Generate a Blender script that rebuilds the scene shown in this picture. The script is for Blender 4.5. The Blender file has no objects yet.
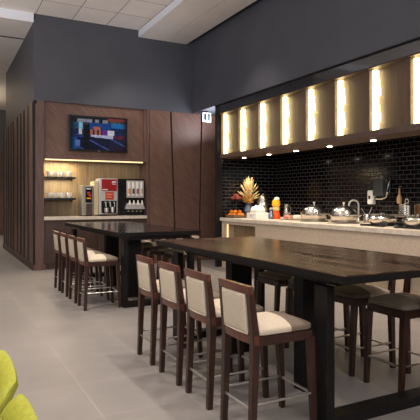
import bpy, bmesh, math, random
from mathutils import Vector, Matrix
random.seed(7)
S = bpy.context.scene
COL = S.collection
PI = math.pi

# ------------------------------------------------------------ camera
FPX = 515.0
cd = bpy.data.cameras.new('camera')
cam = bpy.data.objects.new('camera', cd); COL.objects.link(cam)
cd.sensor_fit = 'HORIZONTAL'; cd.sensor_width = 36.0
cd.lens = FPX / 420.0 * 36.0
cam.location = (0, 0, 1.5)
cam.rotation_euler = (PI/2, 0, -math.radians(27.75))
cd.shift_y = (199.0 - 210.0) / 420.0
cd.clip_start = 0.05; cd.clip_end = 200
S.camera = cam

# ------------------------------------------------------------ world, exposure
w = bpy.data.worlds.new('world'); S.world = w; w.use_nodes = True
w.node_tree.nodes['Background'].inputs[0].default_value = (0.90, 0.86, 0.86, 1)
w.node_tree.nodes['Background'].inputs[1].default_value = 0.04
S.view_settings.view_transform = 'Standard'
S.view_settings.look = 'None'
S.view_settings.exposure = 0.0
S.view_settings.gamma = 1.0
S.view_settings.use_curve_mapping = False

# ------------------------------------------------------------ room lights and unseen fill lamps
def spot(loc, power, size_deg=75, color=(1, .9, .8), blend=.6, radius=.06, target=None):
    l = bpy.data.lights.new('downlight_lamp', 'SPOT'); l.energy = power
    l.spot_size = math.radians(size_deg); l.spot_blend = blend; l.color = color
    l.shadow_soft_size = radius
    o = bpy.data.objects.new('downlight_lamp', l); COL.objects.link(o); o.location = loc
    if target:
        o.rotation_euler = (Vector(target) - Vector(loc)).to_track_quat('-Z', 'Y').to_euler()
    return o
def area(loc, power, sx, sy, color=(1, .92, .85), target=None):
    l = bpy.data.lights.new('area_lamp', 'AREA'); l.energy = power  # also serves unseen fill lamps away from the ceiling
    l.shape = 'RECTANGLE'; l.size = sx; l.size_y = sy; l.color = color
    o = bpy.data.objects.new('area_lamp', l); COL.objects.link(o); o.location = loc
    if target:
        o.rotation_euler = (Vector(target) - Vector(loc)).to_track_quat('-Z', 'Y').to_euler()
    return o
WARM = (1, .92, .85)
# aisle on the left of the tables
for (x, y, p) in ((0.0, 3.2, 225), (0.2, 5.6, 260), (0.6, 8.2, 270), (-1.0, 1.5, 90), (0.3, 11.0, 240), (-1.0, 14.5, 260), (0.2, 17.5, 260)):
    spot((x, y, 5.05), p*1.15, 80, WARM)
# aisle between tables and buffet counter
for (x, y, p) in ((2.75, 2.6, 210), (2.75, 4.4, 240), (2.75, 6.3, 220), (2.8, 8.6, 200), (4.5, 8.2, 120)):
    spot((x, y, 5.05), p, 92, (1, .90, .82))
# broad daylight-white area lamp for the unseen window inferred on the left
area((-6.8, 3.5, 3.6), 35, 9, 3.6, (1, .95, .93), target=(3, 4.5, 2.2))
# unseen upward fill lamps, added to brighten the ceiling
area((-3.5, 2.0, 2.9), 215, 3, 3, (.97, .97, 1), target=(-1.5, 5.0, 5.4))
area((1.5, -2.5, 3.2), 215, 3, 2, (.97, .97, 1), target=(2.2, 1.5, 5.4))
area((-2.6, 9.0, 2.9), 110, 2, 3, (.97, .97, 1), target=(-.5, 9.5, 5.4))
# unseen area lamps overhead, behind the camera
area((-1.5, -1.5, 5.2), 150, 2.5, 2.5, (1, .93, .88))
area((2.5, -2.0, 5.2), 70, 2.5, 2.5, (1, .93, .88), target=(2.6, 8, 2.5))

# ------------------------------------------------------------ materials
def lin(c):
    return tuple(((v/255)/12.92 if v/255 <= .04045 else ((v/255+.055)/1.055)**2.4) for v in c) + (1,)
def mat(name, rgb, rough=.5, metal=0.0, emit=None, estr=0, spec=None, coat=0, trans=0):
    m = bpy.data.materials.new(name); m.use_nodes = True
    b = m.node_tree.nodes['Principled BSDF']
    b.inputs['Base Color'].default_value = lin(rgb)
    b.inputs['Roughness'].default_value = rough
    b.inputs['Metallic'].default_value = metal
    if spec is not None: b.inputs['Specular IOR Level'].default_value = spec
    if coat: b.inputs['Coat Weight'].default_value = coat
    if trans: b.inputs['Transmission Weight'].default_value = trans
    if emit:
        b.inputs['Emission Color'].default_value = lin(emit); b.inputs['Emission Strength'].default_value = estr
    return m
def nodes(m): return m.node_tree.nodes, m.node_tree.links, m.node_tree.nodes['Principled BSDF']
def noisy(m, c1, c2, scale=(1, 1, 1), nscale=6, detail=5, rot=(0, 0, 0), bump=0.0, lo=.3, hi=.7, coord='Object'):
    N, L, b = nodes(m)
    tc = N.new('ShaderNodeTexCoord'); mp = N.new('ShaderNodeMapping'); nz = N.new('ShaderNodeTexNoise'); cr = N.new('ShaderNodeValToRGB')
    mp.inputs['Scale'].default_value = scale; mp.inputs['Rotation'].default_value = rot
    if any(rot):
        mp.vector_type = 'TEXTURE'; mp.inputs['Scale'].default_value = [1/v for v in scale]
    nz.inputs['Scale'].default_value = nscale; nz.inputs['Detail'].default_value = detail
    cr.color_ramp.elements[0].color = lin(c1); cr.color_ramp.elements[1].color = lin(c2)
    cr.color_ramp.elements[0].position = lo; cr.color_ramp.elements[1].position = hi
    L.new(tc.outputs[coord], mp.inputs[0]); L.new(mp.outputs[0], nz.inputs[0]); L.new(nz.outputs[0], cr.inputs[0])
    L.new(cr.outputs[0], b.inputs['Base Color'])
    if bump:
        bp = N.new('ShaderNodeBump'); bp.inputs['Strength'].default_value = bump; bp.inputs['Distance'].default_value = .004
        L.new(nz.outputs[0], bp.inputs['Height']); L.new(bp.outputs[0], b.inputs['Normal'])
    return m
def tiles(m, c1, c2, mortar, bw, rh, ms, offset, swap, shift=(0, 0), rough_m=.8, bump=.3, nz_amt=0.0):
    """brick texture laid in metres; swap picks which object axes feed it"""
    N, L, b = nodes(m)
    tc = N.new('ShaderNodeTexCoord'); sp = N.new('ShaderNodeSeparateXYZ'); cb = N.new('ShaderNodeCombineXYZ')
    L.new(tc.outputs['Object'], sp.inputs[0])
    for i, ax in enumerate(swap):
        ad = N.new('ShaderNodeMath'); ad.operation = 'ADD'; ad.inputs[1].default_value = shift[i] + 50*(bw if i == 0 else rh)
        L.new(sp.outputs[ax], ad.inputs[0]); L.new(ad.outputs[0], cb.inputs[i])
    br = N.new('ShaderNodeTexBrick'); br.offset = offset; br.inputs['Scale'].default_value = 1
    br.inputs['Brick Width'].default_value = bw; br.inputs['Row Height'].default_value = rh
    br.inputs['Mortar Size'].default_value = ms; br.inputs['Mortar Smooth'].default_value = .1
    br.inputs['Color1'].default_value = lin(c1); br.inputs['Color2'].default_value = lin(c2); br.inputs['Mortar'].default_value = lin(mortar)
    L.new(cb.outputs[0], br.inputs[0])
    out = br.outputs[0]
    if nz_amt:
        nz = N.new('ShaderNodeTexNoise'); nz.inputs['Scale'].default_value = 2.2; nz.inputs['Detail'].default_value = 8
        L.new(tc.outputs['Object'], nz.inputs[0])
        mr = N.new('ShaderNodeMapRange'); mr.inputs[1].default_value = .3; mr.inputs[2].default_value = .7
        mr.inputs[3].default_value = 1-nz_amt; mr.inputs[4].default_value = 1+nz_amt
        L.new(nz.outputs[0], mr.inputs[0])
        vm = N.new('ShaderNodeVectorMath'); vm.operation = 'SCALE'
        L.new(out, vm.inputs[0]); L.new(mr.outputs[0], vm.inputs['Scale']); out = vm.outputs[0]
    L.new(out, b.inputs['Base Color'])
    r = N.new('ShaderNodeMapRange'); r.inputs[3].default_value = b.inputs['Roughness'].default_value; r.inputs[4].default_value = rough_m
    L.new(br.outputs['Fac'], r.inputs[0]); L.new(r.outputs[0], b.inputs['Roughness'])
    if bump:
        inv = N.new('ShaderNodeMath'); inv.operation = 'SUBTRACT'; inv.inputs[0].default_value = 1
        L.new(br.outputs['Fac'], inv.inputs[1])
        bp = N.new('ShaderNodeBump'); bp.inputs['Strength'].default_value = bump; bp.inputs['Distance'].default_value = .004
        L.new(inv.outputs[0], bp.inputs['Height']); L.new(bp.outputs[0], b.inputs['Normal'])
    return m

M = {}
M['floor'] = tiles(mat('porcelain_floor', (150, 140, 132), .42, spec=.35), (133, 126, 121), (130, 123, 118), (150, 142, 136), .69, .69, .004, 0, ('X', 'Y'), (-.31, -.04), .7, .15, .07)
M['ceiling'] = tiles(mat('ceiling_tile', (170, 160, 150), .8), (232, 222, 214), (226, 216, 208), (96, 86, 78), .755, .85, .007, 0, ('X', 'Y'), (-.28, -.20), .8, .2, .03)
M['soffit'] = noisy(mat('soffit_board', (170, 160, 150), .7), (224, 214, 206), (230, 220, 212), nscale=2)
M['white'] = mat('white_paint', (225, 226, 232), .5)
M['dark_paint'] = noisy(mat('charcoal_paint', (82, 80, 86), .55), (68, 69, 76), (75, 75, 82), nscale=1.5, detail=3)
M['black'] = mat('black_gap', (8, 8, 8), .7)
M['black_metal'] = mat('black_metal', (18, 19, 22), .35)
M['fascia'] = mat('black_glass', (95, 95, 97), .06, .85)
M['laminate'] = noisy(mat('brown_laminate', (98, 72, 60), .5), (92, 65, 54), (118, 86, 72), (1, 1, 9), 3.2, 7, (0, .85, 0), .05)
M['laminate_up'] = noisy(mat('brown_laminate_upright', (98, 72, 60), .5), (78, 56, 49), (110, 82, 71), (12, 12, .7), 3.0, 6, (0, 0, 0), .05)
M['slat'] = noisy(mat('slat_wood', (84, 62, 54), .5), (74, 54, 48), (124, 94, 80), (9, 9, .6), 2.2, 6, (0, 0, 0), .05)
M['cabinet_dark'] = noisy(mat('cabinet_wood', (70, 50, 42), .5), (58, 42, 36), (80, 60, 50), (10, 10, .6), 3, 6)
M['niche'] = noisy(mat('niche_wood', (150, 120, 80), .5), (104, 86, 62), (146, 124, 92), (22, 22, .5), 3, 5)
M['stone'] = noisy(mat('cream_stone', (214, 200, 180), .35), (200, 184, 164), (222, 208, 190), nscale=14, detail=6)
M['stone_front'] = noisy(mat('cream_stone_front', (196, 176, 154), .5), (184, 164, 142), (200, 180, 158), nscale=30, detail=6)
M['table'] = noisy(mat('espresso_wood', (50, 40, 36), .2, spec=.3), (22, 16, 15), (116, 90, 72), (5, .3, 5), 3.2, 4, (0, 0, 0), 0, .35, .75)
M['table_dark'] = noisy(mat('black_oak', (26, 22, 21), .16), (20, 17, 17), (40, 33, 31), (14, .8, 14), 3.2, 8, (0, 0, 0), .1)
M['leg'] = noisy(mat('black_stained_wood', (20, 19, 19), .45, spec=.2), (16, 15, 15), (26, 24, 23), (12, 12, 1), 4, 5)
M['walnut'] = noisy(mat('red_walnut', (90, 50, 36), .3), (66, 36, 27), (108, 62, 45), (10, 10, 1.2), 5, 6, (0, 0, 0), .05)
M['walnut_shaded'] = noisy(mat('walnut_shaded', (46, 27, 21), .32), (37, 22, 17), (64, 37, 28), (10, 10, 1.2), 5, 6)  # same walnut darkened: shade on the legs put into the colour
M['cream'] = noisy(mat('cream_weave', (196, 180, 158), .85), (180, 163, 141), (204, 188, 166), (1, 1, 1), 160, 2, bump=.3)
M['taupe'] = noisy(mat('taupe_weave', (122, 106, 90), .8), (94, 81, 68), (118, 103, 87), (1, 1, 1), 160, 2, bump=.3)
M['piping'] = mat('light_piping', (225, 212, 190), .6)
M['chrome'] = mat('chrome', (228, 222, 214), .32, 1)
M['steel'] = mat('brushed_steel', (196, 190, 182), .24, 1)
M['steel_soft'] = mat('satin_steel', (180, 172, 160), .4, .9)
M['tv_frame'] = mat('tv_black', (10, 10, 12), .3)
M['led'] = mat('led_strip', (255, 240, 190), .5, emit=(255, 232, 165), estr=8)
M['led_soft'] = mat('led_soft', (255, 236, 190), .5, emit=(255, 224, 165), estr=1.4)
M['lamp'] = mat('lamp_disc', (255, 250, 240), .5, emit=(255, 240, 220), estr=22)
M['bay'] = noisy(mat('overhead_panel_wood', (104, 80, 66), .5), (74, 56, 47), (102, 79, 65), (16, 16, .5), 3, 5)
M['bay_light'] = mat('overhead_slot_wood', (190, 160, 120), .5)
M['tile'] = tiles(mat('black_tile', (10, 10, 12), .12, spec=.25), (7, 8, 12), (13, 13, 17), (62, 55, 50), .152, .0765, .0055, .5, ('Y', 'Z'), (0, 0), .8, .6)
M['tile_end'] = tiles(mat('black_tile_end', (10, 10, 12), .12), (8, 8, 11), (13, 13, 16), (62, 55, 50), .21, .0765, .0055, .5, ('X', 'Z'), (0, 0), .8, .6)
M['lime'] = noisy(mat('lime_leather', (168, 168, 52), .5), (150, 148, 40), (176, 176, 62), (1, 1, 1), 60, 4, bump=.15)
M['seam'] = mat('lime_stitching', (128, 126, 24), .7)
M['china'] = mat('white_china', (240, 236, 226), .3)
M['cloth'] = mat('white_cloth', (240, 232, 220), .8)
M['red'] = mat('red_plastic', (150, 14, 26), .35, emit=(150, 14, 26), estr=.06)
M['red2'] = mat('red_panel', (190, 40, 34), .35, emit=(190, 40, 34), estr=.06)
M['black_gloss'] = mat('black_plastic', (12, 12, 13), .25)
M['beige'] = mat('beige_plastic', (205, 186, 152), .4)
M['silver_p'] = mat('silver_plastic', (200, 196, 190), .35, .3)
M['orange'] = mat('orange_peel', (232, 130, 20), .5)
M['apple'] = mat('red_apple', (150, 62, 48), .35)
M['straw'] = noisy(mat('dried_stalk', (222, 196, 130), .8), (196, 150, 80), (240, 222, 168), nscale=30)
M['straw_low'] = noisy(mat('dried_flower', (200, 140, 50), .8), (180, 110, 30), (226, 176, 84), nscale=30)
M['juice'] = mat('orange_juice', (226, 84, 16), .2)
M['juice2'] = mat('yellow_juice', (240, 168, 20), .2)
M['lemon'] = mat('pale_juice', (214, 190, 110), .2)
M['meat'] = noisy(mat('sliced_ham', (222, 130, 110), .5), (204, 96, 78), (236, 172, 150), nscale=60)
M['woodcrate'] = mat('crate_wood', (120, 84, 54), .6)
M['mill'] = mat('pepper_mill_wood', (178, 140, 96), .45)
M['jar'] = mat('blue_grey_glass', (110, 116, 130), .12, .6)
M['sign'] = mat('sign_white', (220, 224, 230), .4, emit=(210, 218, 230), estr=.55)
M['sign_dark'] = mat('sign_dark', (40, 52, 50), .5)
M['cocoa'] = mat('chocolate_brown', (70, 34, 22), .5)
M['farwall'] = mat('far_wall_grey', (84, 84, 84), .6)
M['farceil'] = mat('far_ceiling', (190, 176, 150), .7)

# ------------------------------------------------------------ mesh helpers
class MB:
    def __init__(self): self.bm = bmesh.new()
    def box(self, x0, x1, y0, y1, z0, z1, bev=0, seg=2, mtx=None):
        b = bmesh.new(); bmesh.ops.create_cube(b, size=1)
        for v in b.verts:
            v.co = Vector(((x0+x1)/2+v.co.x*(x1-x0), (y0+y1)/2+v.co.y*(y1-y0), (z0+z1)/2+v.co.z*(z1-z0)))
        if bev: bmesh.ops.bevel(b, geom=b.edges[:], offset=bev, segments=seg, affect='EDGES', profile=.5)
        return self._add(b, mtx)
    def _add(self, b, mtx=None):
        if mtx is not None: bmesh.ops.transform(b, matrix=mtx, verts=b.verts)
        me = bpy.data.meshes.new('t'); b.to_mesh(me); b.free(); self.bm.from_mesh(me); bpy.data.meshes.remove(me); return self
    def hull(self, pts8):
        """8 points: bottom 4 (ccw) then top 4"""
        b = bmesh.new(); v = [b.verts.new(p) for p in pts8]
        for f in ((3, 2, 1, 0), (4, 5, 6, 7), (0, 1, 5, 4), (1, 2, 6, 5), (2, 3, 7, 6), (3, 0, 4, 7)): b.faces.new([v[i] for i in f])
        bmesh.ops.recalc_face_normals(b, faces=b.faces[:])
        return self._add(b)
    def bar(self, p, q, w0, d0, w1=None, d1=None, bev=0):
        """square bar between p (bottom) and q (top), w along x, d along y"""
        w1 = w0 if w1 is None else w1; d1 = d0 if d1 is None else d1
        p = Vector(p); q = Vector(q); pts = []
        for c, ww, dd in ((p, w0, d0), (q, w1, d1)):
            for sx, sy in ((-1, -1), (1, -1), (1, 1), (-1, 1)): pts.append(c+Vector((sx*ww/2, sy*dd/2, 0)))
        return self.hull(pts)
    def tube(self, pts, r, n=10, closed=False):
        b = bmesh.new(); pts = [Vector(p) for p in pts]; rings = []
        rr = r if isinstance(r, (list, tuple)) else [r]*len(pts)
        up = Vector((0, 0, 1)); N_ = len(pts)
        for i, p in enumerate(pts):
            if closed: t = pts[(i+1) % N_]-pts[i-1]
            else: t = pts[min(i+1, N_-1)]-pts[max(i-1, 0)]
            t.normalize(); a = t.cross(up)
            if a.length < .05: a = t.cross(Vector((1, 0, 0)))
            a.normalize(); c = t.cross(a)
            rings.append([b.verts.new(p+(a*math.cos(2*PI*k/n)+c*math.sin(2*PI*k/n))*rr[i]) for k in range(n)])
        m = N_ if closed else N_-1
        for i in range(m):
            A, B = rings[i], rings[(i+1) % N_]
            for k in range(n): b.faces.new((A[k], A[(k+1) % n], B[(k+1) % n], B[k]))
        if not closed: b.faces.new(rings[0][::-1]); b.faces.new(rings[-1])
        bmesh.ops.recalc_face_normals(b, faces=b.faces[:])
        return self._add(b)
    def lathe(self, prof, cx=0, cy=0, cz=0, n=28, mtx=None):
        b = bmesh.new(); rings = []
        for r, z in prof:
            if r < 1e-5: rings.append([b.verts.new((cx, cy, cz+z))])
            else: rings.append([b.verts.new((cx+r*math.cos(2*PI*k/n), cy+r*math.sin(2*PI*k/n), cz+z)) for k in range(n)])
        for A, B in zip(rings, rings[1:]):
            if len(A) == 1 and len(B) == 1: continue
            for k in range(n):
                k2 = (k+1) % n
                if len(A) == 1: b.faces.new((A[0], B[k], B[k2]))
                elif len(B) == 1: b.faces.new((A[k], A[k2], B[0]))
                else: b.faces.new((A[k], A[k2], B[k2], B[k]))
        bmesh.ops.recalc_face_normals(b, faces=b.faces[:])
        return self._add(b, mtx)
    def sphere(self, c, r, sc=(1, 1, 1), seg=14):
        b = bmesh.new(); bmesh.ops.create_uvsphere(b, u_segments=seg, v_segments=max(6, seg//2), radius=r)
        for v in b.verts: v.co = Vector((c[0]+v.co.x*sc[0], c[1]+v.co.y*sc[1], c[2]+v.co.z*sc[2]))
        return self._add(b)
    def pillow(self, cx, cy, cz, a, b_, c, e1=.45, e2=.28, crown=0, cutx=None, keep=1, nu=40, nv=16):
        """rounded upholstery pad; cutx slices it at x and keeps the +x (keep=1) or -x side"""
        b = bmesh.new()
        sg = lambda v, e: math.copysign(abs(v)**e, v)
        rings = []
        for j in range(nv+1):
            ph = -PI/2+PI*j/nv; cz_ = sg(math.cos(ph), e1) if 0 < j < nv else 0; sz = sg(math.sin(ph), e1)
            if cz_ == 0: rings.append([b.verts.new((cx, cy, cz+c*sz+(crown if sz > 0 else 0)))]); continue
            ring = []
            for i in range(nu):
                th = 2*PI*(i+.5)/nu
                x = sg(math.cos(th), e2)*cz_; y = sg(math.sin(th), e2)*cz_
                z = c*sz + (crown*(1-min(1, abs(x))**2.2)*(1-min(1, abs(y))**2.2) if sz > 0 else 0)
                ring.append(b.verts.new((cx+a*x, cy+b_*y, cz+z)))
            rings.append(ring)
        for A, B in zip(rings, rings[1:]):
            for k in range(nu):
                k2 = (k+1) % nu
                if len(A) == 1: b.faces.new((A[0], B[k], B[k2]))
                elif len(B) == 1: b.faces.new((A[k], A[k2], B[0]))
                else: b.faces.new((A[k], A[k2], B[k2], B[k]))
        bmesh.ops.recalc_face_normals(b, faces=b.faces[:])
        if cutx is not None:
            r = bmesh.ops.bisect_plane(b, geom=b.verts[:]+b.edges[:]+b.faces[:], plane_co=(cutx, 0, 0), plane_no=(1, 0, 0), clear_inner=keep > 0, clear_outer=keep < 0)
            bmesh.ops.holes_fill(b, edges=[e for e in b.edges if e.is_boundary])
        return self._add(b)
    def build(self, name, m, parent=None, smooth=False, loc=None):
        me = bpy.data.meshes.new(name)
        if loc is not None:
            bmesh.ops.translate(self.bm, vec=-Vector(loc), verts=self.bm.verts)
        self.bm.to_mesh(me); self.bm.free()
        if smooth:
            for p in me.polygons: p.use_smooth = True
            try: me.set_sharp_from_angle(angle=math.radians(38))
            except Exception: pass
        me.materials.append(m)
        o = bpy.data.objects.new(name, me); COL.objects.link(o)
        if loc is not None: o.location = loc
        if parent: o.parent = parent
        return o
def tag(o, label, cat, group=None, kind=None):
    o['label'] = label; o['category'] = cat
    if group: o['group'] = group
    if kind: o['kind'] = kind
    return o
def thing(name, label, cat, loc=(0, 0, 0), rz=0, group=None):
    o = bpy.data.objects.new(name, None); COL.objects.link(o); o.empty_display_size = .1
    o.location = loc; o.rotation_euler = (0, 0, rz)
    return tag(o, label, cat, group)
def struct(o): o['kind'] = 'structure'; return o
def copy_tree(o, parent=None):
    c = o.copy(); COL.objects.link(c)
    if parent: c.parent = parent
    for ch in o.children: copy_tree(ch, c)
    return c

# ------------------------------------------------------------ room shell
YB = 11.25      # plane of the television wall
XR = 5.42       # plane of the bulkhead over the buffet
XT = 7.0        # tiled wall
XS = 1.75       # plane of the slatted wall
struct(MB().box(-7, 8, -5, 24, -.12, 0).build('floor', M['floor']))
struct(MB().box(-7, 4.08, -5, YB, 5.38, 5.5).build('ceiling', M['ceiling']))
struct(MB().box(-7, XS+.02, YB, 16.3, 5.21, 5.5).box(-7, 5, 16.3, 24, 5.21, 5.5).build('ceiling.001', M['farceil'] if False else M['soffit']))
s = MB(); s.box(4.08, 4.715, -5, YB, 5.225, 5.5); s.box(4.735, 5.27, -5, YB, 5.225, 5.5)
struct(s.build('ceiling.002', M['soffit']))
struct(MB().box(4.715, 4.735, -5, YB, 5.24, 5.5).build('trim_1', M['white']))
struct(MB().box(4.06, 4.08, -5, YB, 5.225, 5.38).build('trim_2', M['white']))
struct(MB().box(-7, XS, YB-.02, YB, 5.19, 5.38).build('trim_3', M['white']))
struct(MB().box(5.27, XR+.3, -5, YB, 5.32, 5.5).build('trim_4', M['black']))
struct(MB().box(-7, XS, 12.55, 12.6, 5.2, 5.215).build('trim_5', M['black']))
# television wall: dark upper part
struct(MB().box(XS, 8, YB, YB+.9, 3.57, 5.5).build('wall_back', M['dark_paint']))
# slatted wall core
struct(MB().box(XS, XS+.05, YB+.03, 16.95, 0, 3.57).build('wall_left', M['black']))
struct(MB().box(XS, XS+.2, YB+.9, 16.3, 3.57, 5.3).build('wall_left_upper', M['dark_paint']))
# bulkhead above the buffet
struct(MB().box(XR, XR+.35, -5, YB, 3.57, 5.5).build('wall_right', M['dark_paint']))
struct(MB().box(XR+.35, 8, 10.05, YB, 3.57, 3.75).build('wall_right_soffit', M['dark_paint']))
# tiled walls
struct(MB().box(XT, XT+.2, -3, 10.3, 0, 3.6).build('wall_right_tiled', M['tile']))
struct(MB().box(5.56, XT, 10.02, 10.1, 0, 3.57).build('wall_end_tiled', M['tile_end']))
# black frame of the buffet opening
struct(MB().box(XR, 5.56, 9.98, 10.06, 0, 3.57).build('trim_6', M['black_metal']))
struct(MB().box(XR-.012, XR+.03, -3, 10.06, 3.556, 3.57).build('trim_7', M['black_metal']))
struct(MB().box(XR+.03, XR+.05, -3, 10.0, 3.387, 3.556).build('trim_8', M['fascia']))
struct(MB().box(5.98, XT, -3, 10.05, 2.62, 2.7).build('ceiling.003', M['black']))
# far room beyond the slatted wall
struct(MB().box(-7, 5, 23.0, 23.2, 3.45, 5.3).build('wall_far', M['farwall']))
struct(MB().box(-7, 5, 22.9, 23.2, 0, 3.45).build('wall_far_wood', M['laminate_up']))
area((-.2, 19.8, 4.5), 110, 3, 3, (1, .84, .62), target=(-.2, 19.9, 6))  # unseen upward lamp washing the far ceiling
spot((.6, 20.5, 5.1), 420, 90, WARM)

# ------------------------------------------------------------ slatted wall: tall leaning boards
edges = [11.34, 12.09, 12.71, 13.30, 13.85, 14.64, 15.20, 15.77, 16.3, 16.95]
for i in range(len(edges)-1):
    y0, y1 = edges[i]+.0, edges[i+1]-(.26+.05*(i % 3)+.02*max(0, i-4))
    a = (.10, -.04, .06, -.09, .05, .11, -.06)[i % 7]; p0 = (.0, .006, .002, .008)[i % 4]
    m = MB().hull([(XS-.01-p0, y0, .14), (XS, y0, .14), (XS, y1, .14), (XS-.008, y1, .14),
                   (XS-.008, y0+max(a, 0)*.9, 3.57), (XS, y0+max(a, 0)*.9, 3.57), (XS, y1+min(a, 0), 3.57), (XS-.01-p0*.6, y1+min(a, 0), 3.57)])
    tag(m.build('wall_board', M['slat'], loc=(XS, (y0+y1)/2, .14)), 'tall narrow brown wooden board, one of the row cladding the left wall with black gaps between', 'wall board', 'tall wooden boards along the left wall')
struct(MB().box(XS, XS+.035, YB+.004, YB+.03, .12, 3.57).build('trim_9', M['black']))
struct(MB().box(XS-.02, XS+.001, YB+.02, 16.95, 0, .14).build('baseboard_left', M['cabinet_dark']))
struct(MB().box(XS, 2.0, YB-.015, YB+.02, 0, .12).build('baseboard_back', M['laminate_up']))

# ------------------------------------------------------------ built-in wall cabinet with niche
cab = thing('built_in_cabinet', 'brown wood built-in cabinet around the lit niche under the television', 'cabinet', (3.1, YB, 0))
def P(mb, name, m, parent, smooth=False):
    o = mb.build(name, m, None, smooth)
    if parent.parent: base = Vector(parent.parent.location)
    else: base = Vector(parent.location)
    bpy_off = base
    o.parent = parent
    o.matrix_parent_inverse = Matrix.Translation(-bpy_off)
    return o
P(MB().box(XS+.06, 1.96, YB, YB+.55, 0, 3.57).box(XS+.035, XS+.06, YB+.0, YB+.03, .1, 3.5), 'side_panel', M['laminate_up'], cab)
P(MB().box(4.27, 4.33, YB, YB+.55, 0, 3.57), 'side_panel', M['laminate_up'], cab)
P(MB().box(1.96, 4.20, YB+.06, YB+.5, 2.36, 3.57), 'upper_panel', M['laminate'], cab)
P(MB().box(4.20, 4.27, YB+.02, YB+.5, 2.36, 3.57), 'trim_strip', M['laminate_up'], cab)
P(MB().box(1.96, 4.27, YB+.5, YB+.55, 1.12, 2.36), 'niche_back', M['niche'], cab)
P(MB().box(2.0, 4.2, YB+.085, YB+.11, 2.335, 2.36), 'led_strip', M['led_soft'], cab)
for i in range(4):
    x0 = 1.96+i*.5775; d = P(MB().box(x0+.004, x0+.5735, YB+.05, YB+.07, .12, 1.035, .002), 'door', M['cabinet_dark'], cab)
P(MB().box(1.96, 4.27, YB+.07, YB+.5, .0, 1.05), 'carcass', M['cabinet_dark'], cab)
P(MB().box(1.96, 4.27, YB+.09, YB+.12, .0, .12), 'toe_kick', M['black'], cab)
ct = MB().box(1.962, 4.268, YB+.0, YB+.499, 1.05, 1.12, .004).build('countertop', M['stone'], loc=(3.1, YB+.2, 1.05))
tag(ct, 'pale stone countertop in the lit niche beneath the television', 'countertop')
nl = area((2.4, YB+.22, 2.32), 11, .7, .2, (1, .78, .45)); nl.name = 'niche_lamp'
nl2 = area((3.5, YB+.22, 2.32), 1.6, 1.2, .2, (1, .82, .58)); nl2.name = 'niche_lamp'

# wall panels right of the niche, with slanting black joints
def slantpanel(x0b, x1b, x0t, x1t, lab):
    m = MB().hull([(x0b, YB, 0), (x1b, YB, 0), (x1b, YB+.3, 0), (x0b, YB+.3, 0), (x0t, YB, 3.57), (x1t, YB, 3.57), (x1t, YB+.3, 3.57), (x0t, YB+.3, 3.57)])
    return tag(m.build('wall_panel', M['laminate'], loc=(x0b, YB, 0)), lab, 'wall panel')
slantpanel(4.34, 4.985, 4.34, 4.845, 'brown wood wall panel directly right of the drinks niche')
slantpanel(5.03, 5.60, 4.89, 5.67, 'widening brown wood wall panel between two slanting black joints')
slantpanel(5.64, 6.7, 5.71, 6.7, 'brown wood wall panel under the exit sign beside the black frame')
struct(MB().box(4.33, 7, YB+.31, YB+.4, 0, 3.57).build('wall_back_gap', M['black']))
spot((3.4, 9.2, 5.1), 130, 80, WARM, target=(4.2, YB, 1.3))

# ------------------------------------------------------------ television
tv = thing('television', 'flat black television showing a blue news studio, mounted over the lit niche', 'television', (3.12, YB-.0, 2.545))
P(MB().box(2.465, 3.785, YB-.045, YB+.0, 2.545, 3.325, .008), 'frame', M['tv_frame'], tv)
P(MB().box(2.9, 3.35, YB+.0, YB+.06, 2.75, 3.1), 'wall_bracket', M['black_metal'], tv)
P(MB().box(3.10, 3.15, YB-.048, YB-.044, 2.555, 2.565), 'logo', M['silver_p'], tv)
def tvpix(u, v):
    c = tvbase(u, v); r_ = math.modf(abs(math.sin(math.floor(u*70)*12.9+math.floor(v*40)*78.2)*43758.5))[0]
    k = .25+.75*r_; e = min(1, min(u, 1-u)*9+.3)
    return [x*(k if max(c) < 140 else .72+.2*r_)*e for x in c]
def tvbase(u, v):     # u right, v up, 0..1 : a news studio
    def h(a): return math.modf(abs(math.sin(a*127.1)*43758.5))[0]
    c = [8, 22, 66]
    if v > .84:                       # lamps in the rig
        c = [30, 34, 48]
        if h(math.floor(u*16)+3) > .4 and v < .95: c = [150, 152, 165]
        if u > .66: c = [90, 90, 95] if v < .92 else [150, 60, 60]
    elif v > .62:
        c = [16, 70, 140]
        if u < .22: c = [150, 205, 225] if h(math.floor(u*14)) > .4 else [40, 90, 130]
        elif u > .72: c = [30, 120, 190] if v > .7 else [10, 50, 120]
        if .4 < u < .52 and v < .72: c = [200, 110, 80] if h(math.floor(u*30)) > .4 else [60, 20, 50]
    elif v > .46:
        c = [16, 44, 110]
        if .33 < u < .55: c = [190, 120, 90] if (int(u*26) % 2) else [70, 25, 60]
        if .55 < u < .67: c = [110, 50, 150]
        if .66 < u < .78: c = [225, 228, 235]
        if .14 < u < .2: c = [220, 215, 210]
    elif v > .36:
        c = [40, 60, 130]
        if .36 < u < .76 and abs(v-(.5-.12*(u-.0))) < .06: c = [200, 200, 235]
        if u > .78: c = [120, 20, 60]
    else:
        c = [8, 18, 60]
        if abs(math.modf((u*2.2+v*2.6))[0]-.5) < .07: c = [60, 80, 150]
        if u < .12: c = [20, 80, 150]
        if .08 < u < .17 and .1 < v < .28: c = [90, 120, 190]
        if v < .1 and u > .7: c = [50, 14, 60]
    if .235 < u < .33 and v < .80: c = [6, 7, 12]   # standing presenter in black
    if .255 < u < .305 and .76 < v < .84: c = [90, 60, 50]
    return c
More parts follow.
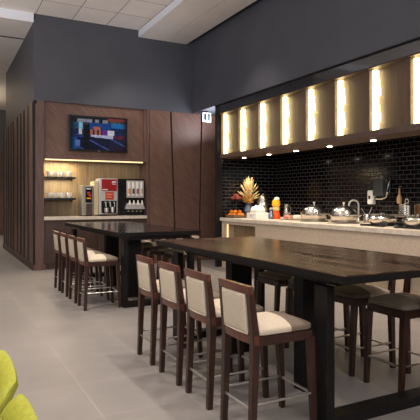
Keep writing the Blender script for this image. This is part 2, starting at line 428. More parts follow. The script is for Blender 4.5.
def screen(x0, x1, z0, z1, y, nx, nz, fn, parent, strength):
    me = bpy.data.meshes.new('screen'); vs = []; fs = []
    for j in range(nz+1):
        for i in range(nx+1): vs.append((x0+(x1-x0)*i/nx, y, z0+(z1-z0)*j/nz))
    for j in range(nz):
        for i in range(nx): a = j*(nx+1)+i; fs.append((a, a+1, a+nx+2, a+nx+1))
    me.from_pydata(vs, [], fs); ca = me.color_attributes.new('image', 'FLOAT_COLOR', 'CORNER'); k = 0
    for j in range(nz):
        for i in range(nx):
            c = lin(fn((i+.5)/nx, (j+.5)/nz))
            for _ in range(4): ca.data[k].color = c; k += 1
    m = mat('screen_image', (4, 4, 5), .15); N, L, b = nodes(m)
    at = N.new('ShaderNodeAttribute'); at.attribute_name = 'image'
    L.new(at.outputs['Color'], b.inputs['Emission Color']); b.inputs['Emission Strength'].default_value = strength
    me.materials.append(m); o = bpy.data.objects.new('screen', me); COL.objects.link(o)
    o.parent = parent; o.matrix_parent_inverse = Matrix.Translation(-Vector(parent.location)); return o
screen(2.50, 3.75, 2.585, 3.29, YB-.0465, 90, 50, tvpix, tv, .8)

# ------------------------------------------------------------ niche shelves with cups
def cup_proto(z):
    o = MB().lathe([(0, 0), (.028, 0), (.045, .03), (.052, .085), (.046, .085), (.04, .03), (0, .02)]).build('cup', M['china'], smooth=True)
    h = MB().tube([(.048, 0, .07), (.075, 0, .065), (.078, 0, .04), (.043, 0, .03)], .006, 6).build('handle', M['china'], o, smooth=True)
    return o
for si, (z, nm) in enumerate(((1.955, 'upper'), (1.495, 'lower'))):
    sh = thing('wall_shelf', f'{nm} short black shelf holding white cups in the lit niche', 'shelf', (2.32, YB+.3, z))
    P(MB().box(1.962, 2.66, YB+.14, YB+.499, z-.015, z+.03, .003), 'board', M['black_metal'], sh)
    P(MB().box(2.64, 2.66, YB+.45, YB+.499, z-.05, z), 'bracket', M['black_metal'], sh)
    proto = None
    for k in range(4):
        if proto is None:
            o = cup_proto(z); proto = o
        else: o = copy_tree(proto)
        o.location = (2.11+.147*k, YB+.27, z+.03); o.rotation_euler = (0, 0, .3+.4*k); o.scale = (1.15, 1.15, 1.35)
        tag(o, f'white china cup, {("leftmost", "second from left", "third from left", "rightmost")[k]} of the four on the {nm} niche shelf', 'cup', 'white cups on the niche shelves')
    l = area((2.32, YB+.25, (2.33, 1.93)[si]), 10, .6, .06, (1, .88, .64)); l.name = 'cup_fill_lamp'  # unseen lamp added above each shelf to brighten its cups

# ------------------------------------------------------------ drinks machines on the niche counter
ZC = 1.12
t = thing('coffee_dispenser', 'narrow steel hot drink dispenser with black label, left of the red machine', 'coffee dispenser', (2.9, YB+.25, ZC))
P(MB().box(2.785, 3.035, YB+.1, YB+.42, ZC+.02, 1.80, .008), 'body', M['steel_soft'], t)
P(MB().box(2.86, 3.005, YB+.085, YB+.1, 1.42, 1.76, .003), 'label_panel', M['black_gloss'], t)
P(MB().box(2.90, 2.96, YB+.08, YB+.085, 1.60, 1.66).box(2.93, 2.985, YB+.08, YB+.085, 1.555, 1.60), 'red_picture', M['red2'], t)
P(MB().box(2.885, 2.985, YB+.08, YB+.085, 1.50, 1.53), 'yellow_bar', M['juice2'], t)
P(MB().box(2.88, 2.98, YB+.08, YB+.085, 1.715, 1.735), 'white_lettering', M['china'], t)
P(MB().box(2.87, 3.0, YB+.05, YB+.1, 1.14, 1.4, .004), 'dispensing_bay', M['cabinet_dark'], t)
P(MB().box(2.80, 3.02, YB+.1, YB+.40, ZC, ZC+.02), 'foot', M['black_gloss'], t)
t = thing('coffee_machine', 'large silver coffee machine with dark red front panel between two dispensers', 'coffee machine', (3.35, YB+.25, ZC))
P(MB().box(3.05, 3.17, YB+.12, YB+.45, ZC+.02, 1.90, .02), 'bean_hopper', M['beige'], t)
P(MB().box(3.175, 3.60, YB+.1, YB+.46, ZC+.03, 1.965, .012), 'body', M['silver_p'], t)
P(MB().box(3.225, 3.575, YB+.085, YB+.1, 1.68, 1.945, .004), 'red_panel', M['red'], t)
P(MB().box(3.46, 3.55, YB+.08, YB+.085, 1.87, 1.90).box(3.46, 3.55, YB+.08, YB+.085, 1.83, 1.845), 'white_lettering', M['china'], t)
P(MB().box(3.24, 3.36, YB+.08, YB+.085, 1.70, 1.72), 'white_lettering', M['china'], t)
P(MB().box(3.31, 3.50, YB+.085, YB+.1, 1.49, 1.655, .003), 'menu_panel', M['red2'], t)
P(MB().box(3.335, 3.475, YB+.08, YB+.085, 1.60, 1.615).box(3.335, 3.44, YB+.08, YB+.085, 1.56, 1.57).box(3.335, 3.46, YB+.08, YB+.085, 1.53, 1.54), 'menu_lettering', M['straw'], t)
P(MB().box(3.22, 3.57, YB+.09, YB+.1, 1.18, 1.46, .003), 'dispensing_bay', M['black_gloss'], t)
for x in (3.30, 3.40, 3.50): P(MB().tube([(x, YB+.02, 1.33), (x, YB+.02, 1.42), (x, YB+.09, 1.43)], .014, 8), 'spout', M['chrome'], t, True)
P(MB().lathe([(0, 0), (.045, 0), (.05, .1), (.046, .1), (0, .01)], 3.32, YB+.04, 1.20).lathe([(0, 0), (.04, 0), (.045, .12), (.04, .12), (0, .01)], 3.46, YB+.04, 1.20), 'jug', M['chrome'], t, True)
P(MB().box(3.22, 3.57, YB-.0, YB+.1, 1.15, 1.185, .004), 'drip_tray', M['steel'], t)
P(MB().box(3.19, 3.59, YB+.11, YB+.44, ZC, ZC+.03), 'foot', M['black_gloss'], t)
t = thing('drink_dispenser', 'black self-serve drink dispenser with four product tubes at the niche right end', 'drink dispenser', (3.95, YB+.25, ZC))
P(MB().box(3.63, 4.26, YB+.14, YB+.46, ZC+.02, 1.965, .012), 'body', M['black_gloss'], t)
P(MB().box(3.82, 4.235, YB+.125, YB+.14, 1.53, 1.925, .004), 'window_panel', M['silver_p'], t)
for k, mm in enumerate(('orange', 'cocoa', 'apple', 'beige')):
    x = 3.875+.1*k
    o = P(MB().tube([(x, YB+.115, 1.58), (x, YB+.115, 1.89)], .032, 12), 'product_tube', M['china'], t, True)
    MBx = MB().tube([(x, YB+.105, 1.62), (x, YB+.105, 1.74)], .028, 12); p = MBx.build('product', M[mm], None, True); p.parent = o; p.matrix_parent_inverse = Matrix.Identity(4)
P(MB().hull([(3.78, YB+.05, 1.27), (4.24, YB+.05, 1.27), (4.24, YB+.14, 1.27), (3.78, YB+.14, 1.27), (3.82, YB+.09, 1.40), (4.2, YB+.09, 1.40), (4.2, YB+.14, 1.40), (3.82, YB+.14, 1.40)]), 'nozzle_cover', M['silver_p'], t)
for k in range(4):
    x = 3.86+.1*k; P(MB().lathe([(0, 0), (.03, 0), (.012, .1), (0, .1)], x, YB+.03, 1.37), 'nozzle', M['china'], t, True)
for k in range(4):
    x = 3.86+.1*k; P(MB().tube([(x, YB+.12, 1.22), (x, YB+.14, 1.22)], .02, 10), 'push_button', M['steel'], t, True)
P(MB().box(3.80, 4.24, YB+.0, YB+.14, 1.13, 1.155, .004), 'drip_tray', M['black_metal'], t)
P(MB().box(3.65, 4.24, YB+.15, YB+.44, ZC, ZC+.02), 'foot', M['black_metal'], t)

# ------------------------------------------------------------ exit sign
t = thing('exit_sign', 'small white exit sign with dark pictograms hanging under the bulkhead', 'exit sign', (5.62, 10.75, 3.31))
P(MB().box(5.46, 5.68, 10.74, 10.765, 3.31, 3.53, .004), 'panel', M['sign'], t)
P(MB().box(5.495, 5.555, 10.735, 10.74, 3.35, 3.50), 'door_pictogram', M['sign_dark'], t)
P(MB().box(5.595, 5.65, 10.735, 10.74, 3.35, 3.50), 'figure_pictogram', M['sign_dark'], t)
P(MB().box(5.56, 5.58, 10.745, 10.76, 3.53, 3.57), 'hanger', M['black_metal'], t)
sg = area((5.75, 10.45, 3.1), 20, .5, .3, (.85, .9, 1), target=(5.6, 10.6, 3.57)); sg.name = 'underside_fill_lamp'  # unseen lamp added to brighten the underside of the bulkhead

# ------------------------------------------------------------ overhead cabinet with lit bays
oc = thing('overhead_cabinet', 'long wooden overhead cabinet with glowing bays above the buffet', 'overhead cabinet', (5.75, 6, 2.39))
P(MB().box(5.50, 5.98, .5, 10.0, 2.396, 2.485, .003), 'bottom_rail', M['bay'], oc)
P(MB().box(5.68, 5.98, .5, 10.0, 2.485, 3.376), 'carcass', M['bay'], oc)
P(MB().box(5.475, 5.98, .5, 10.0, 3.376, 3.387), 'top_rail', M['bay'], oc)
ys = [9.95, 9.21, 8.47, 7.73, 6.99, 6.26, 5.525, 4.79, 4.05, 3.31]
for i in range(len(ys)-1):
    ya, yb = ys[i], ys[i+1]
    # divider at the far end of the bay
    P(MB().box(5.515, 5.68, ya, ya+.022, 2.485, 3.376), 'divider', M['bay'], oc)
    P(MB().hull([(5.66, ya, 2.485), (5.52, yb+.022, 2.485), (5.55, yb+.022, 2.485), (5.678, ya, 2.485),
                 (5.66, ya, 3.376), (5.52, yb+.022, 3.376), (5.55, yb+.022, 3.376), (5.678, ya, 3.376)]), 'panel', M['bay'], oc)
    m = MB()
    for k in range(7): m.box(5.575, 5.645, ya-.055-.02*((k*5+i*3) % 3), ya-.003, 2.495+.125*k, 2.495+.125*k+.118)
    P(m, 'led_strip', M['led'], oc)
for y in (9.5, 8.55, 7.67, 6.75, 5.76, 4.75):
    o = thing('recessed_downlight', f'small round white downlight under the overhead cabinet, {("farthest left, above the fruit", "above the dried flowers", "above the tray of ham", "above the domed dishes", "above the black dispenser", "nearest, beyond the right edge")[(9.5, 8.55, 7.67, 6.75, 5.76, 4.75).index(y)]}', 'downlight', (5.83, y, 2.39), 0, 'downlights under the overhead cabinet')
    MB().tube([(0, 0, -.004), (0, 0, .006)], .055, 16).build('ring', M['steel'], o)
    MB().tube([(0, 0, -.008), (0, 0, .002)], .042, 16).build('lamp_disc', M['lamp'], o)
    spot((5.83, y, 2.36), 60, 110, (1, .86, .68), .5, .04, target=(5.98, y, 1.0))

# ------------------------------------------------------------ buffet counter
bc = thing('buffet_counter', 'long cream stone-clad buffet counter with an open lit end', 'counter', (6.2, 6, 0))
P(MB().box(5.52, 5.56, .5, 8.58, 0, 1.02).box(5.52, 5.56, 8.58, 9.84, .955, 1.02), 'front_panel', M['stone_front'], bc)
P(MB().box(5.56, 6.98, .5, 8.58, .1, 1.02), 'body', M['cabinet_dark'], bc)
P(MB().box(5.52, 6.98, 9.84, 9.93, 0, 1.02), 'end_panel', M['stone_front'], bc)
P(MB().box(5.78, 5.82, 8.58, 9.84, 0, 1.02), 'recess_panel', M['niche'], bc)
P(MB().box(5.60, 5.62, 9.815, 9.838, .1, 1.0), 'led_strip', M['led_soft'], bc)
wt = MB().box(5.48, 6.995, .5, 9.95, 1.02, 1.09, .004).build('worktop', M['stone'], loc=(6.2, 6, 1.02))
tag(wt, 'long pale stone worktop carrying the buffet dishes', 'worktop')
ZT = 1.09

# ------------------------------------------------------------ communal tables
def table(name, label, x0, x1, y0, y1, topmat, inner, inset):
    t = thing(name, label, 'table', ((x0+x1)/2, (y0+y1)/2, 0))
    P(MB().box(x0, x1, y0, y1, 1.032, 1.04, .001), 'tabletop', topmat, t)
    P(MB().box(x0+.001, x1-.001, y0+.001, y1-.001, .985, 1.032), 'edge_band', M['leg'], t)
    P(MB().box(x0+.16, x1-.16, y0+inset, y1-.42, .93, .985), 'apron', M['leg'], t)
    for y in (y0+inset, y1-.42):
        P(MB().box(x0+.075, x0+.14, y, y+.13, .07, .93, .003), 'leg', M['leg'], t)
        P(MB().box(x1-.14, x1-.075, y, y+.13, .07, .93, .003), 'leg', M['leg'], t)
        P(MB().box(x0+.075, x1-.075, y, y+.13, 0, .07, .003), 'foot_bar', M['leg'], t)
    for y in inner:
        P(MB().box(x0+.35, x0+.58, y, y+.12, .0, .93, .003), 'pedestal', M['leg'], t)
    return t
table('bar_table', 'near espresso-stained communal bar table with visible grain beside the buffet', 2.15, 3.40, 2.35, 5.38, M['table'], (3.2, 4.3), .25)
table('bar_table', 'far black communal bar table in front of the drinks niche', 2.17, 3.40, 6.74, 10.2, M['table_dark'], (7.5, 8.6), .07)

# ------------------------------------------------------------ bar stools
def make_stool():
    r = thing('bar_stool', 'x', 'bar stool')
    W = .20
    for s in (-1, 1):
        m = MB(); y = s*(W-.022)
        m.bar((-.245, y, 0), (-.222, y, .62), .038, .036, .052, .044); m.bar((-.222, y, .62), (-.262, y, .962), .052, .044, .034, .038)
        m.build('leg', M['walnut_shaded'], r)
        MB().bar((.235, y, 0), (.205, y, .60), .034, .034, .048, .044).build('leg', M['walnut_shaded'], r)
    # curved top rail and lower rail of the back
    n = 10
    def rail(z0, z1, xo0, xo1, th, crown):
        mb = MB()
        for i in range(n):
            ya = -W+2*W*i/n; yb = -W+2*W*(i+1)/n
            ca = (1-(ya/W)**2)*.016; cb = (1-(yb/W)**2)*.016; ka = (1-(ya/W)**2)*crown; kb = (1-(yb/W)**2)*crown
            mb.hull([(xo0-ca-th/2, ya, z0), (xo0-ca+th/2, ya, z0), (xo0-cb+th/2, yb, z0), (xo0-cb-th/2, yb, z0),
                     (xo1-ca-th/2, ya, z1+ka), (xo1-ca+th/2, ya, z1+ka), (xo1-cb+th/2, yb, z1+kb), (xo1-cb-th/2, yb, z1+kb)])
        bmesh.ops.remove_doubles(mb.bm, verts=mb.bm.verts, dist=1e-5)
        return mb
    rail(.915, .962, -.257, -.263, .030, .006).build('top_rail', M['walnut'], r)
    rail(.598, .655, -.222, -.226, .034, 0).build('bottom_rail', M['walnut'], r)
    # upholstered back pad
    mb = MB(); mb.pillow(0, 0, 0, .128, .148, .022, .35, .12, 0, nu=36, nv=12)
    mb.bm.transform(Matrix.Translation((-.256, 0, .786)) @ Matrix.Rotation(-PI/2-.09, 4, 'Y'))
    mb.build('back_pad', M['cream'], r, True)
    MB().tube([(-.258, -.147, .660), (-.274, -.147, .908), (-.281, 0, .910), (-.274, .147, .908), (-.258, .147, .660), (-.262, 0, .658)], .0035, 6, True).build('piping', M['piping'], r, True)
    # seat
    MB().box(-.215, .212, -W+.004, W-.004, .585, .645, .004).build('seat_frame', M['walnut_shaded'], r)
    MB().pillow(0, 0, .668, .222, W, .030, .5, .2, .034, cutx=.04, keep=-1).build('seat_cushion', M['cream'], r, True)
    MB().pillow(0, 0, .668, .222, W, .030, .5, .2, .034, cutx=.04, keep=1).build('seat_band', M['taupe'], r, True)
    # footrest bars
    q = W-.018
    MB().tube([(-.238, -q, .19), (-.238, q, .19)], .009, 10).build('stretcher', M['chrome'], r, True)
    MB().tube([(.226, -q, .22), (.226, q, .22)], .010, 10).build('footrest', M['chrome'], r, True)
    for s in (-1, 1):
        MB().tube([(-.238, s*q, .225), (.226, s*q, .225)], .008, 10).build('stretcher', M['chrome'], r, True)
    return r
proto = make_stool()
first = True
def place(x, y, rz, label, group):
    global first
    o = proto if first else copy_tree(proto); first = False
    o.location = (x, y, 0); o.rotation_euler = (0, 0, rz)
    tag(o, label, 'bar stool', group)
gA = 'bar stools along the left side of the near table'
for y, lab in ((2.87, 'nearest bar stool on the near table\'s left side, cream back and seat fully visible'), (3.43, 'second nearest walnut bar stool with cream back at the near table\'s left side'),
               (3.97, 'third walnut bar stool from the front at the near table\'s left side'), (4.535, 'farthest bar stool on the near table\'s left side, beside its end')):
    place(1.955, y, random.uniform(-.02, .02), lab, gA)
gB = 'bar stools between the near table and the buffet'
for y, lab in ((2.955, 'nearest bar stool on the buffet side, its shaded seat at the right edge'), (3.48, 'second bar stool on the buffet side, just beyond the table corner'),
               (4.05, 'third bar stool on the buffet side, seen behind the near table leg'), (4.60, 'farthest bar stool on the buffet side of the near table')):
    place(3.33, y, PI+random.uniform(-.02, .02), lab, gB)
gC = 'bar stools along the left side of the far table'
for y, lab in ((7.08, 'nearest bar stool on the far table\'s left side, seat lit from above'), (7.64, 'second nearest bar stool on the far table\'s left side'),
               (8.20, 'third bar stool from the front at the far table\'s left side'), (8.75, 'leftmost bar stool, farthest along the far table')):
    place(1.985, y, random.uniform(-.02, .02), lab, gC)
gD = 'bar stools on the right side of the far table'
for y, lab in ((7.36, 'nearest bar stool right of the far table, back rising beyond the near table\'s end'), (7.95, 'second bar stool on the far table\'s right side, half hidden under it'),
               (8.65, 'third bar stool on the far table\'s right side, deep in shade'), (9.35, 'farthest bar stool on the far table\'s right side')):
    place(3.36, y, PI+random.uniform(-.02, .02), lab, gD)

# ------------------------------------------------------------ lime lounge chairs
def lounge(yc, label):
    t = thing('lounge_chair', label, 'lounge chair', (0, yc, 0), 0, 'lime lounge chairs')
    H = .25; n = 14; kz = 12
    b = bmesh.new(); fr = []; bk = []
    def pt(u, v, side):      # u across -1..1, v up 0..1, side front/back
        x = .088 + .20*v**1.2 + .014*(1-u*u)
        th = .08*(1-.25*v)
        z = .36 + .44*v - .012*(abs(u)**5)*v
        rnd = max(0, (abs(u)-.9)/.1); rv = max(0, (v-.9)/.1)
        shrink = (1-(1-math.sqrt(max(0, 1-rnd**2)))*.8)*(1-(1-math.sqrt(max(0, 1-rv**2)))*.8)
        x2 = x - th/2 + (1 if side else -1)*th/2*shrink
        return Vector((x2, H*u, z))
    for side in (0, 1):
        g = [[b.verts.new(pt(-1+2*i/24, j/18, side)) for i in range(25)] for j in range(19)]
        for j in range(18):
            for i in range(24):
                q = (g[j][i], g[j][i+1], g[j+1][i+1], g[j+1][i]); b.faces.new(q if side else q[::-1])
        fr.append(g)
    A, B = fr
    for j in range(18):
        b.faces.new((A[j][0], A[j+1][0], B[j+1][0], B[j][0])); b.faces.new((A[j][24], B[j][24], B[j+1][24], A[j+1][24]))
    for i in range(24):
        b.faces.new((A[18][i], A[18][i+1], B[18][i+1], B[18][i])); b.faces.new((A[0][i], B[0][i], B[0][i+1], A[0][i+1]))
    bmesh.ops.recalc_face_normals(b, faces=b.faces[:])
    m = MB(); m.bm.free(); m.bm = b; m.build('backrest', M['lime'], t, True)
    pts = [pt(-.80, .25+.60*k/10, 0)+Vector((-.001, 0, 0)) for k in range(11)] + [pt(-.80+1.6*k/16, .86, 0)+Vector((-.001, 0, 0)) for k in range(1, 17)]
    MB().tube(pts, .003, 6).build('stitching', M['seam'], t, True)
    MB().pillow(-.20, 0, .40, .29, .265, .07, .5, .3, .02).build('seat_cushion', M['lime'], t, True)
    MB().box(-.44, .0, -.23, .23, .29, .34, .01).build('seat_frame', M['leg'], t)
    for sx in (-.40, -.02):
        for sy in (-.2, .2): MB().bar((sx*1.03, sy*1.05, 0), (sx, sy, .29), .025, .025, .04, .04).build('leg', M['leg'], t)
lounge(2.36, 'upper of two lime green upholstered chairs cut by the left edge')
lounge(1.745, 'lower of two lime green upholstered chairs, in the bottom left corner')

# ------------------------------------------------------------ food and dishes on the buffet
# fruit: wooden crate with oranges, tiered bowl with apples
cx, cy = 5.75, 9.70
t = thing('fruit_crate', 'low wooden crate of oranges at the left end of the buffet', 'crate', (cx, cy, ZT))
P(MB().box(cx-.17, cx+.17, cy-.17, cy+.17, ZT, ZT+.02).box(cx-.17, cx+.17, cy-.17, cy-.155, ZT, ZT+.07).box(cx-.17, cx+.17, cy+.155, cy+.17, ZT, ZT+.07).box(cx-.17, cx-.155, cy-.17, cy+.17, ZT, ZT+.07).box(cx+.155, cx+.17, cy-.17, cy+.17, ZT, ZT+.07), 'box', M['woodcrate'], t)
P(MB().tube([(cx, cy, ZT+.02), (cx, cy, ZT+.35)], .012, 10).lathe([(0, 0), (.05, .005), (.12, .035), (.15, .06), (.145, .06), (.11, .04), (0, .015)], cx, cy, ZT+.34), 'tiered_bowl', M['black_metal'], t, True)
org = MB().sphere((0, 0, 0), .042).build('orange', M['orange'], smooth=True); k = 0
spots = [(-.10, -.10, 0), (0, -.11, 0), (.10, -.10, 0), (-.10, 0, 0), (.10, .01, 0), (-.10, .1, 0), (.0, .11, 0), (.1, .11, 0), (-.05, -.06, .07), (.055, -.06, .07), (-.08, .06, .07), (-.09, -.11, .07)]
for dx, dy, dz in spots:
    o = org if k == 0 else org.copy()
    if k: COL.objects.link(o)
    o.location = (cx+dx, cy+dy, ZT+.062+dz); k += 1
    tag(o, 'ripe orange on top of the others in the low wooden crate' if dz else 'ripe orange in the bottom layer of the low wooden crate', 'orange', 'oranges in the wooden crate')
ap = MB().lathe([(0, .07), (.012, .075), (.03, .082), (.044, .06), (.042, .025), (.02, .002), (0, .006)]).build('apple', M['apple'], smooth=True)
MB().tube([(0, 0, .07), (.004, 0, .095)], .003, 6).build('stem', M['woodcrate'], ap)
k = 0
for dx, dy, dz in [(-.075, -.03, 0), (-.01, -.085, 0), (.07, -.03, 0), (.04, .06, 0), (-.045, .065, 0), (0, -.02, .055), (-.05, -.06, .052)]:
    o = ap if k == 0 else copy_tree(ap)
    o.location = (cx+dx, cy+dy, ZT+.385+dz); k += 1
    tag(o, 'red apple on top of the heap in the raised bowl' if dz else 'red apple in the lower layer of the raised bowl above the oranges', 'apple', 'red apples in the raised bowl')
# dried flowers in urn
vx, vy = 6.08, 9.72
t = thing('dried_flower_arrangement', 'spray of pale dried grasses and amber blooms in a grey glass urn', 'flower arrangement', (vx, vy, ZT))
P(MB().lathe([(0, 0), (.07, 0), (.10, .06), (.115, .15), (.09, .25), (.05, .29), (.065, .33), (.055, .33), (0, .2)], vx, vy, ZT), 'urn', M['jar'], t, True)
g = MB(); gl = MB(); rnd = random.Random(3)
for k in range(90):
    a = rnd.uniform(0, 2*PI); sp_ = rnd.uniform(.0, .26); h = rnd.uniform(.25, .62)*(1-.5*(sp_/.26)**2)
    dx, dy = math.cos(a)*sp_, math.sin(a)*sp_
    p0 = Vector((vx, vy, ZT+.32)); p1 = p0+Vector((dx*.45, dy*.45, h*.6)); p2 = p0+Vector((dx, dy, h))
    g.tube([p0, p1, p1*.5+p2*.5, p2], [.003, .006, .016, .002], 5)
for k in range(46):
    a = rnd.uniform(0, 2*PI); q = rnd.uniform(.02, .13); gl.sphere((vx+math.cos(a)*q, vy+math.sin(a)*q, ZT+.33+rnd.uniform(0, .16)), rnd.uniform(.018, .034), seg=8)
o = P(g, 'grasses', M['straw'], t, True); o['kind'] = 'stuff'
o = P(gl, 'dried_blooms', M['straw_low'], t, True); o['kind'] = 'stuff'
# tall glass jar (silver)
x, y = 6.17, 9.27
t = thing('beverage_urn', 'silver lidded drinks urn behind the white cloth-covered basket', 'urn', (x, y, ZT))
P(MB().lathe([(0, 0), (.12, 0), (.10, .03), (.09, .10), (.12, .20), (.125, .34), (.10, .40), (0, .40)], x, y, ZT), 'body', M['steel'], t, True)
P(MB().lathe([(.105, 0), (.10, .03), (.06, .08), (.02, .10), (.022, .13), (0, .145)], x, y, ZT+.40), 'lid', M['steel'], t, True)
P(MB().tube([(x-.12, y, ZT+.12), (x-.17, y, ZT+.12), (x-.175, y, ZT+.08)], .012, 8), 'tap', M['chrome'], t, True)
# white square stand with cloth-covered bread
x, y = 5.75, 8.84
t = thing('bread_basket', 'white square basket heaped with cream napkin-wrapped bread', 'basket', (x, y, ZT))
P(MB().box(x-.16, x+.16, y-.17, y+.17, ZT, ZT+.13, .012), 'basket', M['china'], t)
m = MB(); m.pillow(x, y, ZT+.16, .135, .145, .07, .8, .7, .045)
for v in m.bm.verts: v.co.z += .02*math.sin(v.co.x*60)*math.cos(v.co.y*52)
P(m, 'napkin', M['cloth'], t, True)
P(MB().tube([(x-.162, y-.03, ZT+.05), (x-.165, y, ZT+.085), (x-.162, y+.03, ZT+.05)], .004, 6), 'emblem', M['jar'], t, True)
t = thing('glass_carafe', 'small glass carafe at the right side of the white bread basket', 'carafe', (5.93, 8.62, ZT))
P(MB().lathe([(0, 0), (.05, 0), (.055, .08), (.03, .16), (.036, .20), (.03, .20), (0, .1)], 5.93, 8.62, ZT), 'body', M['jar'], t, True)
P(MB().lathe([(.032, 0), (.034, .02), (0, .04)], 5.93, 8.62, ZT+.20), 'stopper', M['chrome'], t, True)
# juice jar
x, y = 6.12, 8.72
t = thing('juice_dispenser', 'jar of layered orange and yellow juice with a white lid', 'juice dispenser', (x, y, ZT))
P(MB().lathe([(0, 0), (.085, 0), (.085, .05), (.07, .14), (.062, .17)], x, y, ZT), 'lower_jar', M['juice'], t, True)
P(MB().lathe([(.062, 0), (.075, .015), (.075, .06), (.062, .08)], x, y, ZT+.17), 'middle_band', M['lemon'], t, True)
P(MB().lathe([(.062, 0), (.085, .03), (.08, .11), (.05, .15), (0, .15)], x, y, ZT+.25), 'upper_jar', M['juice2'], t, True)
P(MB().lathe([(0, 0), (.055, 0), (.05, .035), (.02, .05), (0, .055)], x+.02, y, ZT+.40), 'lid', M['china'], t, True)
t = thing('steel_jug', 'small steel jug just right of the juice jar', 'jug', (6.5, 8.88, ZT))
P(MB().lathe([(0, 0), (.06, 0), (.075, .10), (.05, .22), (.06, .30), (.052, .30), (0, .1)], 6.5, 8.88, ZT), 'body', M['steel'], t, True)
P(MB().tube([(6.5, 8.83, ZT+.27), (6.5, 8.74, ZT+.25), (6.5, 8.75, ZT+.12), (6.5, 8.81, ZT+.08)], .009, 8), 'handle', M['steel'], t, True)
# ham platter
x, y = 6.2, 8.25
t = thing('serving_platter', 'oval pale platter of sliced ham left of the domed dishes', 'platter', (x, y, ZT))
m = MB(); m.lathe([(0, 0), (.18, 0), (.25, .02), (.245, .026), (.17, .01), (0, .01)], 0, 0, 0, 36)
m.bm.transform(Matrix.Translation((x, y, ZT)) @ Matrix.Diagonal((.8, 1.35, 1, 1)))
P(m, 'plate', M['stone'], t, True)
for i, (dy, dx) in enumerate(((.2, 0), (.13, .04), (.06, -.02), (-.01, .03), (-.08, -.02), (-.15, .02))):
    m = MB(); m.pillow(0, 0, 0, .09, .034, .028, .7, .7, .012); m.bm.transform(Matrix.Translation((x+dx, y+dy, ZT+.045)) @ Matrix.Rotation(.3*i, 4, 'Z') @ Matrix.Rotation(.3, 4, 'X'))
    tag(m.build('ham_slice', M['meat'], smooth=True), 'folded pink slice of ham on the oval platter', 'ham slice', 'ham slices on the platter')
# white folded piece
t = tag(MB().box(6.08, 6.2, 7.98, 8.1, ZT+.03, ZT+.10, .02).build('white_cheese_block', M['cloth']), 'small white cheese block at the right end of the ham platter', 'cheese')

# domed chafing dishes
def chafer():
    r = thing('chafing_dish', 'x', 'chafing dish')
    MB().lathe([(0, 0), (.25, 0), (.27, .012), (.25, .02), (0, .02)]).build('base_plate', M['steel_soft'], r, True)
    MB().lathe([(.19, .02), (.215, .05), (.225, .12), (.25, .13), (.25, .145), (.21, .145), (0, .13)]).build('pan', M['steel'], r, True)
    MB().lathe([(.235, .145), (.225, .175), (.18, .24), (.10, .285), (.03, .30), (0, .302)]).build('dome_lid', M['steel'], r, True)
    MB().lathe([(.012, .30), (.010, .325), (.022, .335), (.02, .355), (0, .36)]).build('knob', M['chrome'], r, True)
    for s in (-1, 1):
        MB().tube([(-.08, s*.245, .135), (-.07, s*.30, .14), (.0, s*.315, .145), (.07, s*.30, .14), (.08, s*.245, .135)], .010, 8).build('handle', M['chrome'], r, True)
    return r
c1 = chafer(); c1.location = (6.08, 6.68, ZT)
tag(c1, 'domed steel chafing dish beside the tap, nearer of the two', 'chafing dish', 'domed chafing dishes')
c2 = copy_tree(c1); c2.location = (6.08, 7.46, ZT)
tag(c2, 'domed steel chafing dish right of the ham platter', 'chafing dish', 'domed chafing dishes')
# sink tap
x, y = 6.80, 7.08
t = thing('sink_tap', 'curved chrome gooseneck tap behind the domed dish', 'tap', (x, y, ZT))
pts = [(x, y, ZT+.02), (x, y, ZT+.30)]+[(x-.08+.08*math.cos(a*PI/8), y+.0+.04*(1-math.cos(a*PI/8)), ZT+.30+.09*math.sin(a*PI/8)) for a in range(1, 9)]+[(x-.16, y+.08, ZT+.24)]
P(MB().tube(pts, .016, 10), 'spout', M['chrome'], t, True)
P(MB().lathe([(0, 0), (.04, 0), (.035, .03), (.02, .05), (0, .05)], x, y, ZT), 'base', M['chrome'], t, True)
P(MB().tube([(x, y-.02, ZT+.08), (x-.02, y-.09, ZT+.12)], .009, 8), 'lever', M['chrome'], t, True)
t = thing('steel_canister', 'short steel canister of utensils beside the tap', 'canister', (6.55, 6.62, ZT))
P(MB().lathe([(0, 0), (.06, 0), (.07, .14), (.065, .15), (0, .13)], 6.55, 6.62, ZT), 'body', M['steel'], t, True)
P(MB().tube([(6.53, 6.62, ZT+.12), (6.48, 6.68, ZT+.25)], .006, 6).tube([(6.56, 6.60, ZT+.12), (6.60, 6.55, ZT+.27)], .006, 6), 'utensils', M['chrome'], t, True)
# black wall dispenser with chrome frame
t = thing('juice_machine', 'black box dispenser in a curved chrome frame on the tiled wall', 'dispenser', (6.75, 6.6, 1.5))
P(MB().box(6.78, 6.99, 6.486, 6.72, 1.55, 1.86, .015), 'body', mat('smoked_grey_plastic', (52, 54, 56), .35), t)
P(MB().box(6.77, 6.995, 6.465, 6.74, 1.86, 1.885, .01).lathe([(0, 0), (.03, 0), (.02, .035), (0, .04)], 6.88, 6.60, 1.885), 'top_plate', M['steel'], t, True)
P(MB().tube([(6.86, 6.47, 1.84), (6.86, 6.44, 1.80), (6.86, 6.44, 1.62), (6.86, 6.47, 1.54), (6.86, 6.56, 1.51), (6.86, 6.73, 1.51)], .027, 10), 'frame', M['steel'], t, True)
t = thing('soap_dispenser', 'small white wall dispenser left of the black box', 'dispenser', (6.95, 6.92, 1.42))
P(MB().box(6.90, 7.0, 6.84, 6.98, 1.40, 1.66, .03, 3), 'body', M['china'], t, True)
P(MB().box(6.885, 6.902, 6.89, 6.93, 1.50, 1.56, .005), 'button', M['black_gloss'], t)
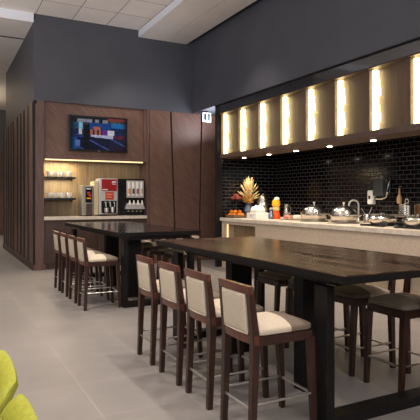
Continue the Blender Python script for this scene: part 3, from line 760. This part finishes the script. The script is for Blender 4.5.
# induction hobs with pans
def pan(xc, yc, lab, hl):
    h = thing('induction_hob', hl, 'hob', (xc, yc, ZT))
    P(MB().box(xc-.22, xc+.22, yc-.25, yc+.25, ZT, ZT+.025, .008), 'glass_plate', M['black_gloss'], h)
    t = thing('serving_pan', lab, 'pan', (xc, yc, ZT+.025))
    P(MB().lathe([(0, 0), (.17, 0), (.20, .05), (.205, .09), (.215, .095), (.195, .095), (.19, .05), (0, .02)], xc, yc, ZT+.025), 'body', M['steel'], t, True)
    P(MB().lathe([(.21, .095), (.19, .12), (.11, .14), (.02, .145), (0, .145)], xc, yc, ZT+.025), 'lid', M['steel'], t, True)
    P(MB().tube([(xc-.04, yc, ZT+.165), (xc-.03, yc, ZT+.195), (xc+.03, yc, ZT+.195), (xc+.04, yc, ZT+.165)], .008, 8), 'lid_handle', M['chrome'], t, True)
    for s in (-1, 1):
        P(MB().tube([(xc-.06, yc+s*.20, ZT+.10), (xc-.05, yc+s*.25, ZT+.11), (xc+.05, yc+s*.25, ZT+.11), (xc+.06, yc+s*.20, ZT+.10)], .008, 8), 'handle', M['chrome'], t, True)
pan(5.94, 5.68, 'shallow lidded steel pan on a black hob below the black dispenser', 'black induction hob under the shallow pan left of the rightmost pan')
pan(5.90, 4.98, 'rightmost shallow lidded steel pan, at the right edge of the picture', 'black induction hob under the rightmost steel pan')
# rear tray row and stock pot
t = thing('tray_rack', 'low steel rack of trays behind the shallow pans', 'rack', (6.5, 5.9, ZT))
P(MB().box(6.36, 6.9, 5.2, 6.35, ZT+.14, ZT+.155, .004), 'upper_tray', M['steel'], t)
P(MB().box(6.34, 6.36, 5.2, 6.35, ZT+.13, ZT+.17, .004), 'front_rim', M['steel'], t)
for yy in (5.25, 6.3):
    for xx in (6.4, 6.86): P(MB().box(xx-.015, xx+.015, yy-.015, yy+.015, ZT, ZT+.14), 'leg', M['steel_soft'], t)
P(MB().box(6.40, 6.86, 5.3, 6.25, ZT+.03, ZT+.06, .01), 'lower_tray', M['black_metal'], t)
x, y = 6.66, 5.86
t = thing('stock_pot', 'steel stock pot with a ring-handled lid on the rack behind', 'pot', (x, y, ZT+.155))
P(MB().lathe([(0, 0), (.12, 0), (.13, .01), (.13, .15), (.138, .155), (.12, .155), (0, .14)], x, y, ZT+.155), 'body', M['steel'], t, True)
P(MB().lathe([(.135, .155), (.12, .175), (.03, .19), (0, .19)], x, y, ZT+.155), 'lid', M['steel'], t, True)
P(MB().tube([(x+.0, y-.035+.035*math.cos(a*PI/6)+.035, ZT+.375+.035*math.sin(a*PI/6)) for a in range(12)], .007, 8, True), 'ring_handle', M['chrome'], t, True)
t = thing('copper_pot', 'dark bronze-sided pot right of the steel stock pot', 'pot', (6.62, 5.52, ZT+.155))
P(MB().lathe([(0, 0), (.11, 0), (.12, .01), (.12, .16), (.11, .16), (0, .14)], 6.62, 5.52, ZT+.155), 'body', mat('bronze', (92, 66, 46), .3, .8), t, True)
P(MB().lathe([(.12, .16), (.10, .18), (0, .19)], 6.62, 5.52, ZT+.155), 'lid', M['steel'], t, True)
t = thing('wooden_brush', 'pale wooden long-handled brush hanging on the black tiles', 'brush', (6.96, 6.27, 1.42))
P(MB().lathe([(0, 0), (.035, .005), (.045, .05), (.04, .11), (.016, .16), (.014, .26), (0, .27)], 6.95, 6.27, 1.42), 'body', M['mill'], t, True)
P(MB().tube([(6.95, 6.27, 1.69), (6.95, 6.27, 1.71), (7.0, 6.27, 1.71)], .006, 6), 'hook', M['chrome'], t, True)
# platters behind the counter front
t = thing('serving_spoon', 'steel serving spoon lying between the two shallow pans', 'spoon', (5.75, 5.33, ZT))
P(MB().tube([(5.62, 5.33, ZT+.012), (5.80, 5.33, ZT+.014)], .006, 6), 'handle', M['chrome'], t, True)
P(MB().sphere((5.84, 5.33, ZT+.015), .035, (1.3, .8, .3)), 'bowl', M['chrome'], t, True)
